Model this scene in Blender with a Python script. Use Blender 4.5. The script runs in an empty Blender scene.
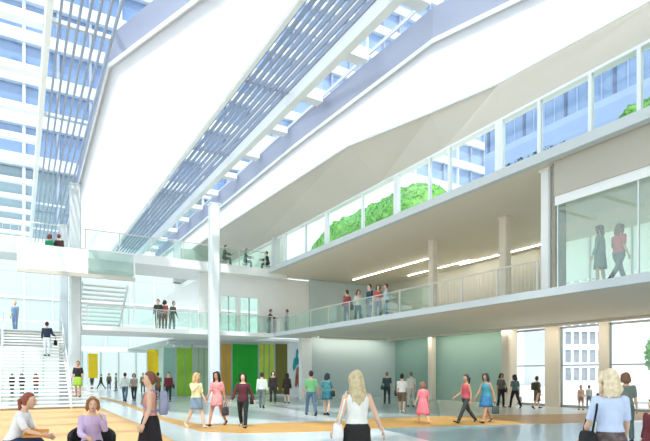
import bpy, bmesh, math, random
from mathutils import Vector, Matrix
R = math.radians
sc = bpy.context.scene
C = sc.collection
random.seed(7)

# ------------------------------------------------------------------ camera, sky, sun, exposure
F = 515.0; EYE = 1.65; VX, VY = 325.0, 374.0          # focal length in pixels, eye height, principal column, horizon row
YAW = R(30.63); SA, CA = math.sin(YAW), math.cos(YAW)
cam_d = bpy.data.cameras.new('camera'); cam = bpy.data.objects.new('camera', cam_d); C.objects.link(cam)
cam.location = (0, 0, EYE); cam.rotation_euler = (R(90), 0, -YAW)
cam_d.sensor_fit = 'HORIZONTAL'; cam_d.sensor_width = 36.0; cam_d.lens = F / 650 * 36
cam_d.shift_y = (VY - 220.5) / 650; cam_d.clip_end = 600; cam_d.clip_start = .05
sc.camera = cam
world = bpy.data.worlds.new('sky'); sc.world = world; world.use_nodes = True
bgn = world.node_tree.nodes['Background']
bgn.inputs['Color'].default_value = (.91, .955, 1.0, 1); bgn.inputs['Strength'].default_value = 1.3
sun_d = bpy.data.lights.new('sun', 'SUN'); sun = bpy.data.objects.new('sun', sun_d); C.objects.link(sun)
sun_d.energy = 3.0; sun_d.angle = R(3); sun_d.color = (1, .96, .9)
sun.rotation_euler = Vector((.22, .55, -1.0)).to_track_quat('-Z', 'Y').to_euler(); sun.location = (0, -20, 60)
vs = sc.view_settings
vs.view_transform = 'Standard'; vs.look = 'None'; vs.exposure = .48; vs.gamma = 1; vs.use_curve_mapping = False

# ------------------------------------------------------------------ pixel helpers (direction only; distance from the plane named)
def at_depth(px, Z):
    x = (px - VX) / F * Z
    return (x * CA + Z * SA, -x * SA + Z * CA)
def ground(px, py): return at_depth(px, F * EYE / (py - VY))
def on_x(px, X):
    r = (px - VX) / F; Z = X / (CA * r + SA); return Z * (CA - SA * r)
def on_y(px, Y):
    r = (px - VX) / F; Z = Y / (CA - SA * r); return Z * (CA * r + SA)

# ------------------------------------------------------------------ materials
MATS = {}
def mat(name, col, rough=.6, var=.06, scale=6., metal=0., spec=.5, coat=0.):
    if name in MATS: return MATS[name]
    m = bpy.data.materials.new(name); m.use_nodes = True
    nt = m.node_tree; b = nt.nodes['Principled BSDF']
    n = nt.nodes.new('ShaderNodeTexNoise'); n.inputs['Scale'].default_value = scale; n.inputs['Detail'].default_value = 3
    tc = nt.nodes.new('ShaderNodeTexCoord'); nt.links.new(tc.outputs['Object'], n.inputs['Vector'])
    r = nt.nodes.new('ShaderNodeValToRGB')
    r.color_ramp.elements[0].position = .3; r.color_ramp.elements[1].position = .7
    r.color_ramp.elements[0].color = tuple(max(0, c * (1 - var)) for c in col) + (1,)
    r.color_ramp.elements[1].color = tuple(min(1, c * (1 + var)) for c in col) + (1,)
    nt.links.new(n.outputs['Fac'], r.inputs['Fac']); nt.links.new(r.outputs['Color'], b.inputs['Base Color'])
    b.inputs['Roughness'].default_value = rough; b.inputs['Metallic'].default_value = metal
    b.inputs['Specular IOR Level'].default_value = spec; b.inputs['Coat Weight'].default_value = coat
    MATS[name] = m; return m
def rgb(r, g, b):                                        # sRGB 0..255 -> linear
    f = lambda c: c / 12.92 if c <= .04045 else ((c + .055) / 1.055) ** 2.4
    return tuple(f(c / 255) for c in (r, g, b))
def glass(name, tint, gloss=.08, rough=.02):
    if name in MATS: return MATS[name]
    m = bpy.data.materials.new(name); m.use_nodes = True; nt = m.node_tree; nt.nodes.clear()
    o = nt.nodes.new('ShaderNodeOutputMaterial'); t = nt.nodes.new('ShaderNodeBsdfTransparent'); g = nt.nodes.new('ShaderNodeBsdfGlossy')
    t.inputs['Color'].default_value = tint + (1,); g.inputs['Roughness'].default_value = rough
    g.inputs['Color'].default_value = (.95, .98, 1, 1)
    x = nt.nodes.new('ShaderNodeMixShader'); x.inputs[0].default_value = gloss
    nt.links.new(t.outputs[0], x.inputs[1]); nt.links.new(g.outputs[0], x.inputs[2]); nt.links.new(x.outputs[0], o.inputs[0])
    MATS[name] = m; return m
def opal(name, col, trans=.75):                          # translucent sheet that daylight shines through
    if name in MATS: return MATS[name]
    m = bpy.data.materials.new(name); m.use_nodes = True; nt = m.node_tree; nt.nodes.clear()
    o = nt.nodes.new('ShaderNodeOutputMaterial'); t = nt.nodes.new('ShaderNodeBsdfTranslucent'); g = nt.nodes.new('ShaderNodeBsdfDiffuse')
    n = nt.nodes.new('ShaderNodeTexNoise'); n.inputs['Scale'].default_value = .6
    r = nt.nodes.new('ShaderNodeValToRGB')
    r.color_ramp.elements[0].color = tuple(c * .97 for c in col) + (1,); r.color_ramp.elements[1].color = col + (1,)
    nt.links.new(n.outputs['Fac'], r.inputs['Fac'])
    nt.links.new(r.outputs['Color'], t.inputs['Color']); nt.links.new(r.outputs['Color'], g.inputs['Color'])
    x = nt.nodes.new('ShaderNodeMixShader'); x.inputs[0].default_value = trans
    nt.links.new(g.outputs[0], x.inputs[1]); nt.links.new(t.outputs[0], x.inputs[2]); nt.links.new(x.outputs[0], o.inputs[0])
    MATS[name] = m; return m
def lamp_mat(name, col, s):
    m = bpy.data.materials.new(name); m.use_nodes = True
    b = m.node_tree.nodes['Principled BSDF']; b.inputs['Emission Color'].default_value = col + (1,); b.inputs['Emission Strength'].default_value = s
    return m
M_WHITE = mat('white_paint', rgb(238, 240, 238), .5, .02, .4)
M_STEEL = mat('white_steel', rgb(232, 238, 240), .35, .02, .5)
M_BEAM = mat('lavender_steel', rgb(158, 164, 184), .5, .03, .3)
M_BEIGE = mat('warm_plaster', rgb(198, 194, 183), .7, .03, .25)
M_COLBEIGE = mat('cream_plaster', rgb(228, 218, 200), .6, .03, .4)
M_SOFFIT = mat('soffit_plaster', rgb(222, 216, 200), .6, .03, .2)
M_PALE = mat('pale_grey_fascia', rgb(200, 208, 210), .5, .03, .3)
M_GWALL = mat('green_grey_plaster', rgb(156, 188, 176), .6, .05, .3)
M_BWALL = mat('blue_grey_plaster', rgb(186, 203, 204), .6, .04, .3)
M_LOUV = mat('louvre_blue_metal', rgb(150, 162, 182), .4, .04, 1)
M_FLOOR = mat('pale_terrazzo', rgb(222, 230, 232), .22, .03, .5, coat=.2)
M_FGREY = mat('grey_terrazzo', rgb(168, 184, 182), .25, .05, .5, coat=.2)
M_FTEAL = mat('teal_grey_terrazzo', rgb(150, 174, 180), .25, .04, .5, coat=.2)
M_FBEIGE = mat('beige_terrazzo', rgb(214, 211, 198), .28, .03, .5)
M_WOOD = mat('honey_wood_inlay', rgb(204, 156, 84), .4, .10, 2)
M_WOODF = mat('light_wood_floor', rgb(214, 168, 104), .4, .06, 1.5)
M_GLASS = glass('clear_glass', (.95, .985, .99), .05)
M_GGREEN = glass('green_tint_glass', (.86, .95, .91), .09)
M_GSKY = glass('skylight_glass', (.94, .97, 1.0), .05)
M_OPAL = opal('opal_roof_sheet', (.93, .93, .92), .8)
M_OPALW = opal('opal_wall_glass', (.90, .95, .92), .8)
M_MULL = mat('grey_mullion', rgb(150, 160, 165), .4, .03, 2)
M_RAIL = mat('rail_metal', rgb(205, 205, 195), .35, .03, 2, .3)
M_BPANE = mat('tower_blue_glass', rgb(104, 136, 178), .12, .18, .12, 0, .8)
M_BSPAN = mat('tower_white_spandrel', rgb(206, 218, 232), .5, .02, .3)
M_DPANE = mat('dark_blue_glass', rgb(58, 80, 120), .1, .2, .15, 0, .8)
M_SPAN2 = mat('pale_blue_cladding', rgb(140, 164, 200), .5, .04, .3)
M_LEAF = mat('leaf_green', rgb(96, 160, 58), .6, .35, 3)
M_BLACK = mat('dark_fabric', rgb(34, 36, 40), .8, .1, 8)

# ------------------------------------------------------------------ mesh helpers
class MB:
    def __init__(s): s.v = []; s.f = []
    def box(s, x0, x1, y0, y1, z0, z1):
        n = len(s.v)
        s.v += [(x, y, z) for z in (z0, z1) for y in (y0, y1) for x in (x0, x1)]
        s.f += [tuple(n + i for i in q) for q in ((0, 2, 3, 1), (4, 5, 7, 6), (0, 1, 5, 4), (2, 6, 7, 3), (0, 4, 6, 2), (1, 3, 7, 5))]
        return s
    def prism(s, pts, z0, z1):
        a = sum(pts[i][0] * pts[(i + 1) % len(pts)][1] - pts[(i + 1) % len(pts)][0] * pts[i][1] for i in range(len(pts)))
        if a < 0: pts = pts[::-1]
        n = len(s.v); k = len(pts)
        s.v += [(p[0], p[1], z0) for p in pts] + [(p[0], p[1], z1) for p in pts]
        s.f.append(tuple(n + i for i in reversed(range(k)))); s.f.append(tuple(n + k + i for i in range(k)))
        s.f += [(n + i, n + (i + 1) % k, n + k + (i + 1) % k, n + k + i) for i in range(k)]
        return s
    def rings(s, rs, cap=True):
        n = len(s.v); k = len(rs[0])
        for r in rs: s.v += [tuple(p) for p in r]
        for j in range(len(rs) - 1):
            s.f += [(n + j * k + i, n + j * k + (i + 1) % k, n + (j + 1) * k + (i + 1) % k, n + (j + 1) * k + i) for i in range(k)]
        if cap:
            s.f.append(tuple(n + i for i in reversed(range(k)))); s.f.append(tuple(n + (len(rs) - 1) * k + i for i in range(k)))
        return s
    def tube(s, pts, rad, k=8, flat=1., ref=(0, 0, 1)):
        pts = [Vector(p) for p in pts]; rs = []
        for i, p in enumerate(pts):
            d = (pts[min(i + 1, len(pts) - 1)] - pts[max(i - 1, 0)]).normalized()
            a = d.cross(Vector(ref))
            if a.length < .15: a = d.cross(Vector((1, 0, 0)))
            if a.length < .15: a = d.cross(Vector((0, 1, 0)))
            a.normalize(); b = d.cross(a)
            r = rad[i] if isinstance(rad, (list, tuple)) else rad
            rs.append([p + a * (r * math.cos(t * 2 * math.pi / k)) + b * (r * flat * math.sin(t * 2 * math.pi / k)) for t in range(k)])
        return s.rings(rs)
    def ell(s, c, r, k=10, m=7, M=None):
        rs = []
        for j in range(m):
            t = math.pi * (j + .35) / (m - .3)
            ring = []
            for i in range(k):
                p = Vector((r[0] * math.sin(t) * math.cos(2 * math.pi * i / k), r[1] * math.sin(t) * math.sin(2 * math.pi * i / k), -r[2] * math.cos(t)))
                if M: p = M @ p
                ring.append(p + Vector(c))
            rs.append(ring)
        return s.rings(rs)
    def mesh(s, name, smooth=False):
        me = bpy.data.meshes.new(name); me.from_pydata(s.v, [], s.f); me.update()
        if smooth: me.shade_smooth()
        return me
def link(name, me, m, parent=None):
    o = bpy.data.objects.new(name, me); C.objects.link(o)
    if m and not me.materials: me.materials.append(m)
    if parent is not None: o.parent = parent
    return o
def build(mb, name, m, parent=None, smooth=False):
    """top-level pieces get their origin at their base; parts keep their thing's frame"""
    off = Vector((0, 0, 0))
    if parent is None:
        xs = [v[0] for v in mb.v]; ys = [v[1] for v in mb.v]; zs = [v[2] for v in mb.v]
        off = Vector(((min(xs) + max(xs)) / 2, (min(ys) + max(ys)) / 2, min(zs)))
        mb.v = [(v[0] - off.x, v[1] - off.y, v[2] - off.z) for v in mb.v]
    o = link(name, mb.mesh(name, smooth), m, parent); o.location = off
    return o
def tag(o, label=None, cat=None, group=None, kind=None):
    for k, v in (('label', label), ('category', cat), ('group', group), ('kind', kind)):
        if v: o[k] = v
    return o
def empty(name, loc=(0, 0, 0), rz=0, **kw):
    o = bpy.data.objects.new(name, None); C.objects.link(o); o.location = loc; o.rotation_euler = (0, 0, rz); o.empty_display_size = .2
    return tag(o, **kw)
def B(*a): return MB().box(*a)
def struct(name, mb, m, parent=None):
    o = build(mb, name, m, parent)
    if parent is None: o['kind'] = 'structure'
    return o

# levels
L1B, L1 = 4.02, 4.20
L2B, L2 = 8.15, 8.42
ROOF, SKY = 11.65, 12.75

# ------------------------------------------------------------------ floor
fl = struct('floor', B(-9.2, 24, -12, 74, -.3, 0), M_FLOOR)
fz = fl.location.copy()
def inlay(name, pix, z, m):
    pts = [ground(*p) for p in pix]
    mb = MB().prism([(p[0] - fz.x, p[1] - fz.y) for p in pts], -fz.z, z - fz.z)
    return build(mb, name, m, fl)
inlay('wood_floor', [(-30, 407), (60, 406.5), (98, 406.5), (118, 415), (140, 424), (158, 431), (175, 441), (200, 462), (120, 560), (-160, 560), (-110, 441)], .004, M_WOODF)
inlay('grey_floor_field', [(252, 402.5), (300, 411), (345, 420), (400, 417.5), (440, 416.5), (437, 399), (398, 396.4), (318, 396.4), (290, 396)], .004, M_FGREY)
inlay('beige_floor_field', [(440, 416.5), (500, 415.5), (600, 414), (760, 411), (720, 407.5), (580, 405.5), (545, 404.5), (500, 401.5), (440, 399.5)], .0045, M_FBEIGE)
inlay('teal_floor_field', [(372, 427), (440, 426), (520, 424.5), (600, 423), (760, 420), (900, 440), (900, 560), (640, 520), (470, 455), (430, 441)], .004, M_FTEAL)
up = [(98, 396), (120, 401), (140, 408), (165, 417.5), (200, 424), (243, 424.5), (290, 422.5), (340, 421), (380, 418.5), (440, 416.5), (500, 415.2), (560, 414.4), (640, 412), (760, 409)]
dn = [(98, 398), (120, 404), (140, 411), (165, 421.5), (200, 431.5), (243, 433.5), (290, 432.5), (340, 431), (380, 428.3), (440, 426.5), (500, 424.8), (560, 423.4), (640, 420), (760, 416)]
inlay('wood_inlay_band', up + dn[::-1], .009, M_WOOD)

# ------------------------------------------------------------------ outside ground
tag(build(B(-200, 300, -100, 300, -.5, -.31), 'ground_outside', mat('pale_paving', rgb(205, 205, 200), .8, .05, .3)), kind='structure')

# ------------------------------------------------------------------ roof
ceil = empty('ceiling', (0, 0, ROOF), kind='structure')
def roofpart(name, mb, m):
    mb.v = [(v[0], v[1], v[2] - ROOF) for v in mb.v]
    return build(mb, name, m, ceil)
LL = [(2.9, 47), (2.5, 18), (4.1, 13.6), (6.4, 7.3)]
RL = [(10.3, 47), (10.4, 20), (10.7, 11.7), (11.5, 9.2), (14.3, .5)]
RR = [(11.8, 47), (11.8, 34.6), (12.3, 18.9), (13.45, 14.9), (14.1, 12.2), (14.45, 7.5), (14.6, .5)]
tag(roofpart('roof_panel', MB().prism(LL + [(6.4, 47)], ROOF, ROOF + .08), M_OPAL), 'luminous white opal roof sheet')
tag(roofpart('roof_panel', MB().prism(RL + RR[::-1], ROOF, ROOF + .08), M_OPAL), 'luminous white opal roof sheet')
def strip(pts, w, z0, z1, side=1):
    """wall-like band along a polyline, thickness w to one side"""
    q = []
    for i, p in enumerate(pts):
        a = Vector(pts[max(i - 1, 0)]); b = Vector(pts[min(i + 1, len(pts) - 1)]); d = (b - a).normalized()
        q.append((p[0] + side * -d.y * w, p[1] + side * d.x * w))
    return MB().prism(list(pts) + q[::-1], z0, z1)
roofpart('roof_beam', strip(LL, .14, ROOF + .09, ROOF + 1.0, 1), M_BEAM)
roofpart('roof_beam', strip(RL, .14, ROOF + .09, ROOF + 1.05, 1), M_BEAM)
roofpart('roof_edge', strip(LL, .05, ROOF - .05, ROOF + .085, -1), M_STEEL)
roofpart('roof_edge', strip(RL, .05, ROOF - .05, ROOF + .085, -1), M_STEEL)
roofpart('roof_edge', strip(RR, .05, ROOF - .05, ROOF + .10, 1), M_STEEL)
roofpart('roof_edge', B(6.4, 6.55, 7.3, 47, ROOF - .05, ROOF + .9), M_STEEL)
roofpart('roof_beam', B(8.5, 8.78, 3, 47, ROOF - .1, ROOF + .35), M_STEEL)
roofpart('roof_beam', B(.62, .78, 3, 47, ROOF - .05, ROOF + .9), M_STEEL)
for x in [6.62 + .23 * i for i in range(8)]:
    roofpart('louvre_bar', B(x - .026, x + .026, 3, 46.5, ROOF + .05, ROOF + .22), M_LOUV)
for x in [.98 + .235 * i for i in range(7)]:
    roofpart('louvre_bar', B(x - .03, x + .03, 3, 46.5, ROOF + .05, ROOF + .2), M_LOUV)
rib = B(6.56, 8.44, -.05, .05, .24, .36).mesh('louvre_hanger')
ribl = B(.79, 2.45, -.05, .05, .22, .34).mesh('louvre_hanger')
purl = B(8.83, 10.25, -.22, .22, .72, 1.0).mesh('purlin')
purl2 = B(-6, .61, -.2, .2, .70, .95).mesh('purlin')
purl3 = B(2.7, 6.39, -.1, .1, .75, .95).mesh('purlin')
for i in range(14):
    y = 4.5 + i * 3.1
    if i % 2 == 0:
        link('louvre_hanger', rib, M_LOUV, ceil).location.y = y
        link('louvre_hanger', ribl, M_STEEL, ceil).location.y = y
    link('purlin', purl, M_STEEL, ceil).location.y = y + .8
    link('purlin', purl2, M_STEEL, ceil).location.y = y + 1.2
xs = [-6, -2.7, .70, 2.6, 4.5, 6.48, 8.63, 10.4, 12.4, 14.6]
for a, b in zip(xs, xs[1:]):
    me = B(a + .03, b - .03, .03, 3.07, 0, .03).mesh('skylight_pane')
    for i in range(14):
        o = link('skylight_pane', me, M_GSKY, ceil); o.location = (0, 4.1 + 3.1 * i, SKY - ROOF)
for x in xs[1:-1]:
    roofpart('glazing_bar', B(x - .03, x + .03, 4, 47.5, SKY - .06, SKY + .05), M_STEEL)
roofpart('roof_slab', B(-9, 24.5, -12, 4.0, SKY - .1, SKY + .2), M_WHITE)
# warm soffit band between the clerestory head and the right roof sheet
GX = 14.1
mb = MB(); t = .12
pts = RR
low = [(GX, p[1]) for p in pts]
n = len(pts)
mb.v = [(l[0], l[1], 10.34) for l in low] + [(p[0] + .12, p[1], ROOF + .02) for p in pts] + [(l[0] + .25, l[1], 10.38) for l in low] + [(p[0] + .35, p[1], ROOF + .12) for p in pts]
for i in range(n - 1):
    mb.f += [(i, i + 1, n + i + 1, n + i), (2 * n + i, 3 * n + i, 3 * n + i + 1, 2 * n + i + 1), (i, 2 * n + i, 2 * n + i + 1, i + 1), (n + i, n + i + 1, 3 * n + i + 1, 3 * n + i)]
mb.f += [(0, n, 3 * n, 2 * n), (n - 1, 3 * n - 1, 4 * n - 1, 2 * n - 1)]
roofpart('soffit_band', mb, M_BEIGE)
roofpart('clerestory_head', B(GX - .05, GX + .25, .5, 47, 10.26, 10.35), M_STEEL)

# ------------------------------------------------------------------ slabs
struct('floor_first_balcony', B(13.8, 23.2, -12, 31, L1B + .03, L1 - .01), M_SOFFIT)
struct('trim_1', B(13.72, 13.95, -12, 29.5, L1B - .02, L1 + .04), M_PALE)
struct('floor_terrace', B(13.8, 24.5, -12, 30.4, L2B + .03, L2 - .01), M_SOFFIT)
struct('floor_terrace_end', B(15.12, 24.5, 30.4, 31.6, L2B + .03, L2 - .01), M_SOFFIT)
struct('trim_2', B(13.70, 13.95, -12, 30.0, L2B - .01, L2 + .02), M_PALE)
struct('floor_first_bridge', B(2.8, 13.8, 29.5, 33.6, L1B - .05, L1), M_WHITE)
struct('floor_first_far', B(8.8, 23.2, 33.6, 52, L1B, L1), M_WHITE)
struct('floor_second_bridge', B(2.8, 15.1, 30.4, 34.0, L2B - .25, L2), M_WHITE)
struct('floor_second_far', B(10.4, 15.1, 34.0, 47, L2B - .1, L2), M_WHITE)
struct('floor_second_left', B(-8.5, 2.2, 31.2, 33.4, L2B - .2, L2 + .2), M_PALE)
struct('floor_stair_landing', B(-8.5, 2.2, 34.4, 50, L1B - .15, L1), M_PALE)

# ------------------------------------------------------------------ columns
def column(x, y, z0, z1, w, m, label, d=None, group=None):
    t = empty('column', (x, y, z0), label=label, cat='column', group=group)
    d = d or w; h = z1 - z0
    mb = MB(); c = w * .12
    oct_ = [(-w/2+c, -d/2), (w/2-c, -d/2), (w/2, -d/2+c), (w/2, d/2-c), (w/2-c, d/2), (-w/2+c, d/2), (-w/2, d/2-c), (-w/2, -d/2+c)]
    build(mb.prism(oct_, .0, h - .06), 'shaft', m, t)
    build(B(-w/2-.03, w/2+.03, -d/2-.03, d/2+.03, h - .06, h), 'cap_plate', m, t)
    build(B(-w/2-.015, w/2+.015, -d/2-.015, d/2+.015, .0, .05), 'base_plate', M_PALE, t)
    return t
column(on_y(214, 29.12), 29.12, 0, ROOF - .1, .56, M_STEEL, 'tall white column rising past both bridges to the lavender roof beam')
column(2.5, 30.0, 0, ROOF - .06, .54, M_PALE, 'tall grey column beside the wide staircase')
column(2.5, 38.6, 0, ROOF - .06, .5, M_PALE, 'grey column standing behind the stair landing')
column(10.05, 38.6, L2, ROOF - .06, .5, M_PALE, 'short column standing on the upper bridge under the roof beam')
column(10.05, 38.6, 0, L1B, .5, M_WHITE, 'white column beside the yellow banner under the far gallery')
column(3.2, 45.5, 0, L1B, .45, M_WHITE, 'slim white column in the far hall')
XW = 23.2
def ycol(px, X): return on_x(px, X)
column(22.6, ycol(432, 22.6), 0, L1B + .03, .40, M_COLBEIGE, 'slim cream column between the grey and the green wall panel')
column(22.4, ycol(509, 22.4), 0, L1B + .03, .62, M_COLBEIGE, 'broad cream column at the end of the green wall')
column(17.4, ycol(433, 17.4), L1, L2B + .03, .36, M_COLBEIGE, 'cream column behind the balcony railing, farther from the glass room')
column(17.4, ycol(505, 17.4), L1, L2B + .03, .38, M_COLBEIGE, 'cream column behind the balcony railing, nearer the glass room')
column(14.55, ycol(548, 14.55), L1, L2B + .03, .34, M_WHITE, 'white column at the corner of the glass room', .34)

# ------------------------------------------------------------------ ground floor walls on the right
struct('wall_hall_end', B(16.3, XW, 29.3, 29.55, 0, L1B + .03), M_BWALL)
struct('wall_hall_pier', B(15.55, 16.3, 29.2, 29.6, 0, L1B - .06), M_WHITE)
yA, yB = ycol(437, XW), ycol(514, XW)
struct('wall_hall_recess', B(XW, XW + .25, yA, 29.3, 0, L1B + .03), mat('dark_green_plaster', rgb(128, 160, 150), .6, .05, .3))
struct('wall_hall_green', B(XW - .02, XW + .25, yB, yA, 0, L1B + .03), M_GWALL)
segs = [(514, 546), (560, 600), (609, 700), (716, 1000), (1030, 2000)]
piers = [(546, 560), (600, 609), (700, 716), (1000, 1030)]
for i, (a, b) in enumerate(piers):
    struct('wall_hall_pier', B(XW - .1, XW + .25, ycol(b, XW), ycol(a, XW), 0, L1B + .03), M_COLBEIGE)
struct('wall_hall_near', B(XW, XW + .25, -12, ycol(2000, XW), 0, L1B + .03), M_COLBEIGE)
for i, (a, b) in enumerate(segs):
    y1, y0 = ycol(a, XW), ycol(b, XW)
    w = empty('window_%d' % (i + 11), (XW + .1, (y0 + y1) / 2, 0), kind='structure')
    L = (y1 - y0) / 2; top = L1B - .02
    fr = MB().box(-.05, .05, -L, L, 0, .12).box(-.05, .05, -L, L, top - .1, top).box(-.05, .05, -L, -L + .06, 0, top).box(-.05, .05, L - .06, L, 0, top)
    build(fr, 'window_frame', M_MULL, w)
    nm = max(1, round(2 * L / 1.5))
    for k in range(1, nm): build(B(-.04, .04, -L + 2 * L * k / nm - .03, -L + 2 * L * k / nm + .03, .12, top - .1), 'mullion', M_MULL, w)
    build(B(-.03, .03, -L + .06, L - .06, 2.05, 2.11), 'transom', M_MULL, w)
    for k in range(nm):
        ya, yb = -L + 2 * L * k / nm + .03, -L + 2 * L * (k + 1) / nm - .03
        for za, zb in ((.12, 2.05), (2.11, top - .1)): build(B(-.012, .012, ya, yb, za, zb), 'pane', M_GLASS, w)
# ------------------------------------------------------------------ first floor walls
struct('wall_first_back', B(XW, XW + .25, ycol(553, XW), 31, L1, L2B + .02), mat('greige_plaster', rgb(196, 194, 180), .6, .04, .3))
struct('wall_first_end', B(17.2, XW, 31, 31.25, L1, L2B + .02), M_BWALL)
wf = MB()
xa, xb, xc, xd = on_y(221, 31.3), on_y(236, 31.3), on_y(240, 31.3), on_y(258, 31.3)
o = struct('wall_first_white', wf.box(9.5, xa, 31.2, 31.4, L1, L2B - .1).box(xa, xb, 31.2, 31.4, 6.6, L2B - .1).box(xb, xc, 31.2, 31.4, L1, L2B - .1).box(xc, xd, 31.2, 31.4, 6.6, L2B - .1).box(xd, 17.2, 31.2, 31.4, L1, L2B - .1), M_WHITE)
for a, b in ((xa, xb), (xc, xd)):
    g = build(B(a - o.location.x, b - o.location.x, 31.28 - o.location.y, 31.31 - o.location.y, 0, 6.6 - L1), 'glazed_screen', M_GGREEN, o)
    build(B((a + b) / 2 - .03 - o.location.x, (a + b) / 2 + .03 - o.location.x, 31.25 - o.location.y, 31.33 - o.location.y, 0, 6.6 - L1), 'mullion', M_MULL, o)
# second floor recess beyond the clerestory
struct('wall_second_end', B(10.6, 15.1, 41, 41.2, L2, ROOF), mat('mint_plaster', rgb(206, 220, 204), .6, .04, .3))
struct('wall_second_side', B(14.9, 15.1, 30.4, 41, L2, ROOF), mat('mint_plaster', rgb(206, 220, 204)))
struct('trim_3', B(13.9, 14.3, 29.75, 30.2, L2, 10.4), M_PALE)

# ------------------------------------------------------------------ glass room on the first floor
gy0, gy1 = -2.0, ycol(556, 14.2)
gr = empty('window_4', (14.2, gy1, L1), kind='structure')
build(B(-.06, .10, gy0 - gy1, 0, 2.62, 2.9), 'header_band', M_WHITE, gr)
build(B(-.1, .12, gy0 - gy1, 0, 2.9, L2B - L1 + .02), 'bulkhead', mat('bulkhead_plaster', rgb(186, 181, 168), .7, .03, .3), gr)
build(B(-.05, .05, gy0 - gy1, 0, 0.02, .12), 'sill', M_WHITE, gr)
yy = -.05
while yy > gy0 - gy1 + .1:
    build(B(-.012, .012, yy - 2.4, yy - .03, .12, 2.62), 'pane', M_GGREEN, gr)
    build(B(-.03, .03, yy - .03, yy, .12, 2.62), 'mullion', M_STEEL, gr)
    yy -= 2.4
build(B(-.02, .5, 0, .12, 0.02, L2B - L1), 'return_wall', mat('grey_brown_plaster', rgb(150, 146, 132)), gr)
rb = empty('window_9', (XW, 0, L1), kind='structure')
yy = ycol(553, XW)
while yy > -11:
    for za, zb in ((.05, 1.9), (1.96, L2B - L1)): build(B(0, .05, yy - 1.95, yy - .06, za, zb), 'opal_pane', M_OPALW, rb)
    build(B(-.06, .08, yy - .06, yy, 0, L2B - L1), 'mullion', M_STEEL, rb); yy -= 1.95


# ------------------------------------------------------------------ clerestory glazing along the terrace
cl = empty('window_5', (GX, 0, L2), kind='structure')
H = 10.26 - L2
build(B(-.06, .06, .5, 29.7, 0.02, .07), 'sill', M_STEEL, cl)
thick = [285, 327, 397, 500]; thin = [306, 363, 430, 450, 540, 591, 640, 690, 760]
ys = sorted([(on_x(p, GX), .16 if p in thick else .05) for p in thick + thin])
for y, w in ys: build(B(-.07, .07, y - w, y + w, .07, H), 'mullion', M_STEEL, cl)
yl = [.5] + [y for y, w in ys] + []
for a, b in zip(yl, yl[1:]):
    if b - a > .2: build(B(-.012, .012, a + .05, b - .05, .07, H), 'pane', M_GLASS, cl)

# ------------------------------------------------------------------ far end of the hall
ew = empty('window_6', (0, 52, 0), kind='structure')
for i in range(15):
    x = -8.5 + i * 2.2
    for z0, z1 in ((L1, L1 + 2.1), (L1 + 2.15, L2 - .2), (L2, 10.5), (10.55, SKY)):
        build(B(x + .04, x + 2.16, 0, .06, z0, z1), 'opal_pane', M_OPALW, ew)
    build(B(x - .04, x + .04, -.08, .02, L1, SKY), 'mullion', M_STEEL, ew)
build(B(-8.5, 24.5, -.1, .1, L2 - .2, L2), 'transom', M_WHITE, ew)
build(B(-8.5, 24.5, -.2, .15, L1B - .3, L1), 'edge_beam', M_WHITE, ew)
ge = empty('window_7', (0, 73, 0), kind='structure')
for i in range(15):
    x = -8.5 + i * 2.2
    build(B(x + .05, x + 2.15, 0, .05, .05, 6.2), 'opal_pane', M_OPALW, ge)
    build(B(x - .05, x + .05, -.1, .05, 0, 6.2), 'mullion', mat('mint_mullion', rgb(190, 220, 196)), ge)
lw = empty('window_8', (-9, 0, 0), kind='structure')
pl = [B(-.012, .012, .05, 3.35, a, b).mesh('pane') for a, b in ((.1, 4.0), (4.2, 8.2), (8.45, SKY))]
ml = B(-.12, .12, -.04, .04, 0, SKY).mesh('mullion')
for i in range(25):
    for p in pl: link('pane', p, M_GLASS, lw).location.y = -12 + i * 3.4
    link('mullion', ml, M_STEEL, lw).location.y = -12 + i * 3.4
build(B(-.1, .1, -12, 73, 4.0, 4.2), 'transom', M_STEEL, lw); build(B(-.1, .1, -12, 73, 8.2, 8.45), 'transom', M_STEEL, lw); build(B(-.1, .1, -12, 73, 0, .1), 'sill', M_STEEL, lw)

# ------------------------------------------------------------------ far gallery (ground floor shops)
YS = 36.5
struct('wall_far_side', B(10.6, 10.8, YS + .4, 52, 0, L1B), mat('mint_wall', rgb(196, 222, 200), .6, .05, .4))
def shop_panel(p0, p1, m, label, ytop=343, y=YS, cat='panel', z0=.02, split=0, depth=.12):
    x0, x1 = on_y(p0, y), on_y(p1, y)
    Zd = x0 * SA + y * CA
    top = EYE + (VY - ytop) * Zd / F
    t = empty('shop_panel', ((x0 + x1) / 2, y, 0), label=label, cat=cat)
    w = (x1 - x0) / 2
    build(B(-w + .03, w - .03, -depth / 2, depth / 2, z0 + .06, top - .06), 'board', m, t)
    fr = MB().box(-w, w, -depth/2 - .03, depth/2 + .03, z0, z0 + .06).box(-w, w, -depth/2 - .03, depth/2 + .03, top - .06, top)
    fr.box(-w, -w + .04, -depth/2 - .03, depth/2 + .03, z0 + .06, top - .06).box(w - .04, w, -depth/2 - .03, depth/2 + .03, z0 + .06, top - .06)
    build(fr, 'frame', M_PALE, t)
    for k in range(1, split): build(B(-w + 2*w*k/split - .025, -w + 2*w*k/split + .025, -depth/2 - .03, -depth/2, z0 + .06, top - .06), 'mullion', M_MULL, t)
    return t
G1 = mat('bright_green_paint', rgb(26, 178, 44), .4, .12, .8); G2 = mat('lime_panel', rgb(196, 222, 74), .4, .2, .8)
shop_panel(231.5, 258, G1, 'bright green wall panel in the shop row behind the walking women')
shop_panel(258.5, 274, G2, 'lime yellow glazed panel beside the bright green wall panel', split=3)
shop_panel(274.5, 288, mat('olive_panel', rgb(110, 106, 32), .5, .15, .8), 'dark olive panel between the lime panel and the white art wall')
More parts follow.
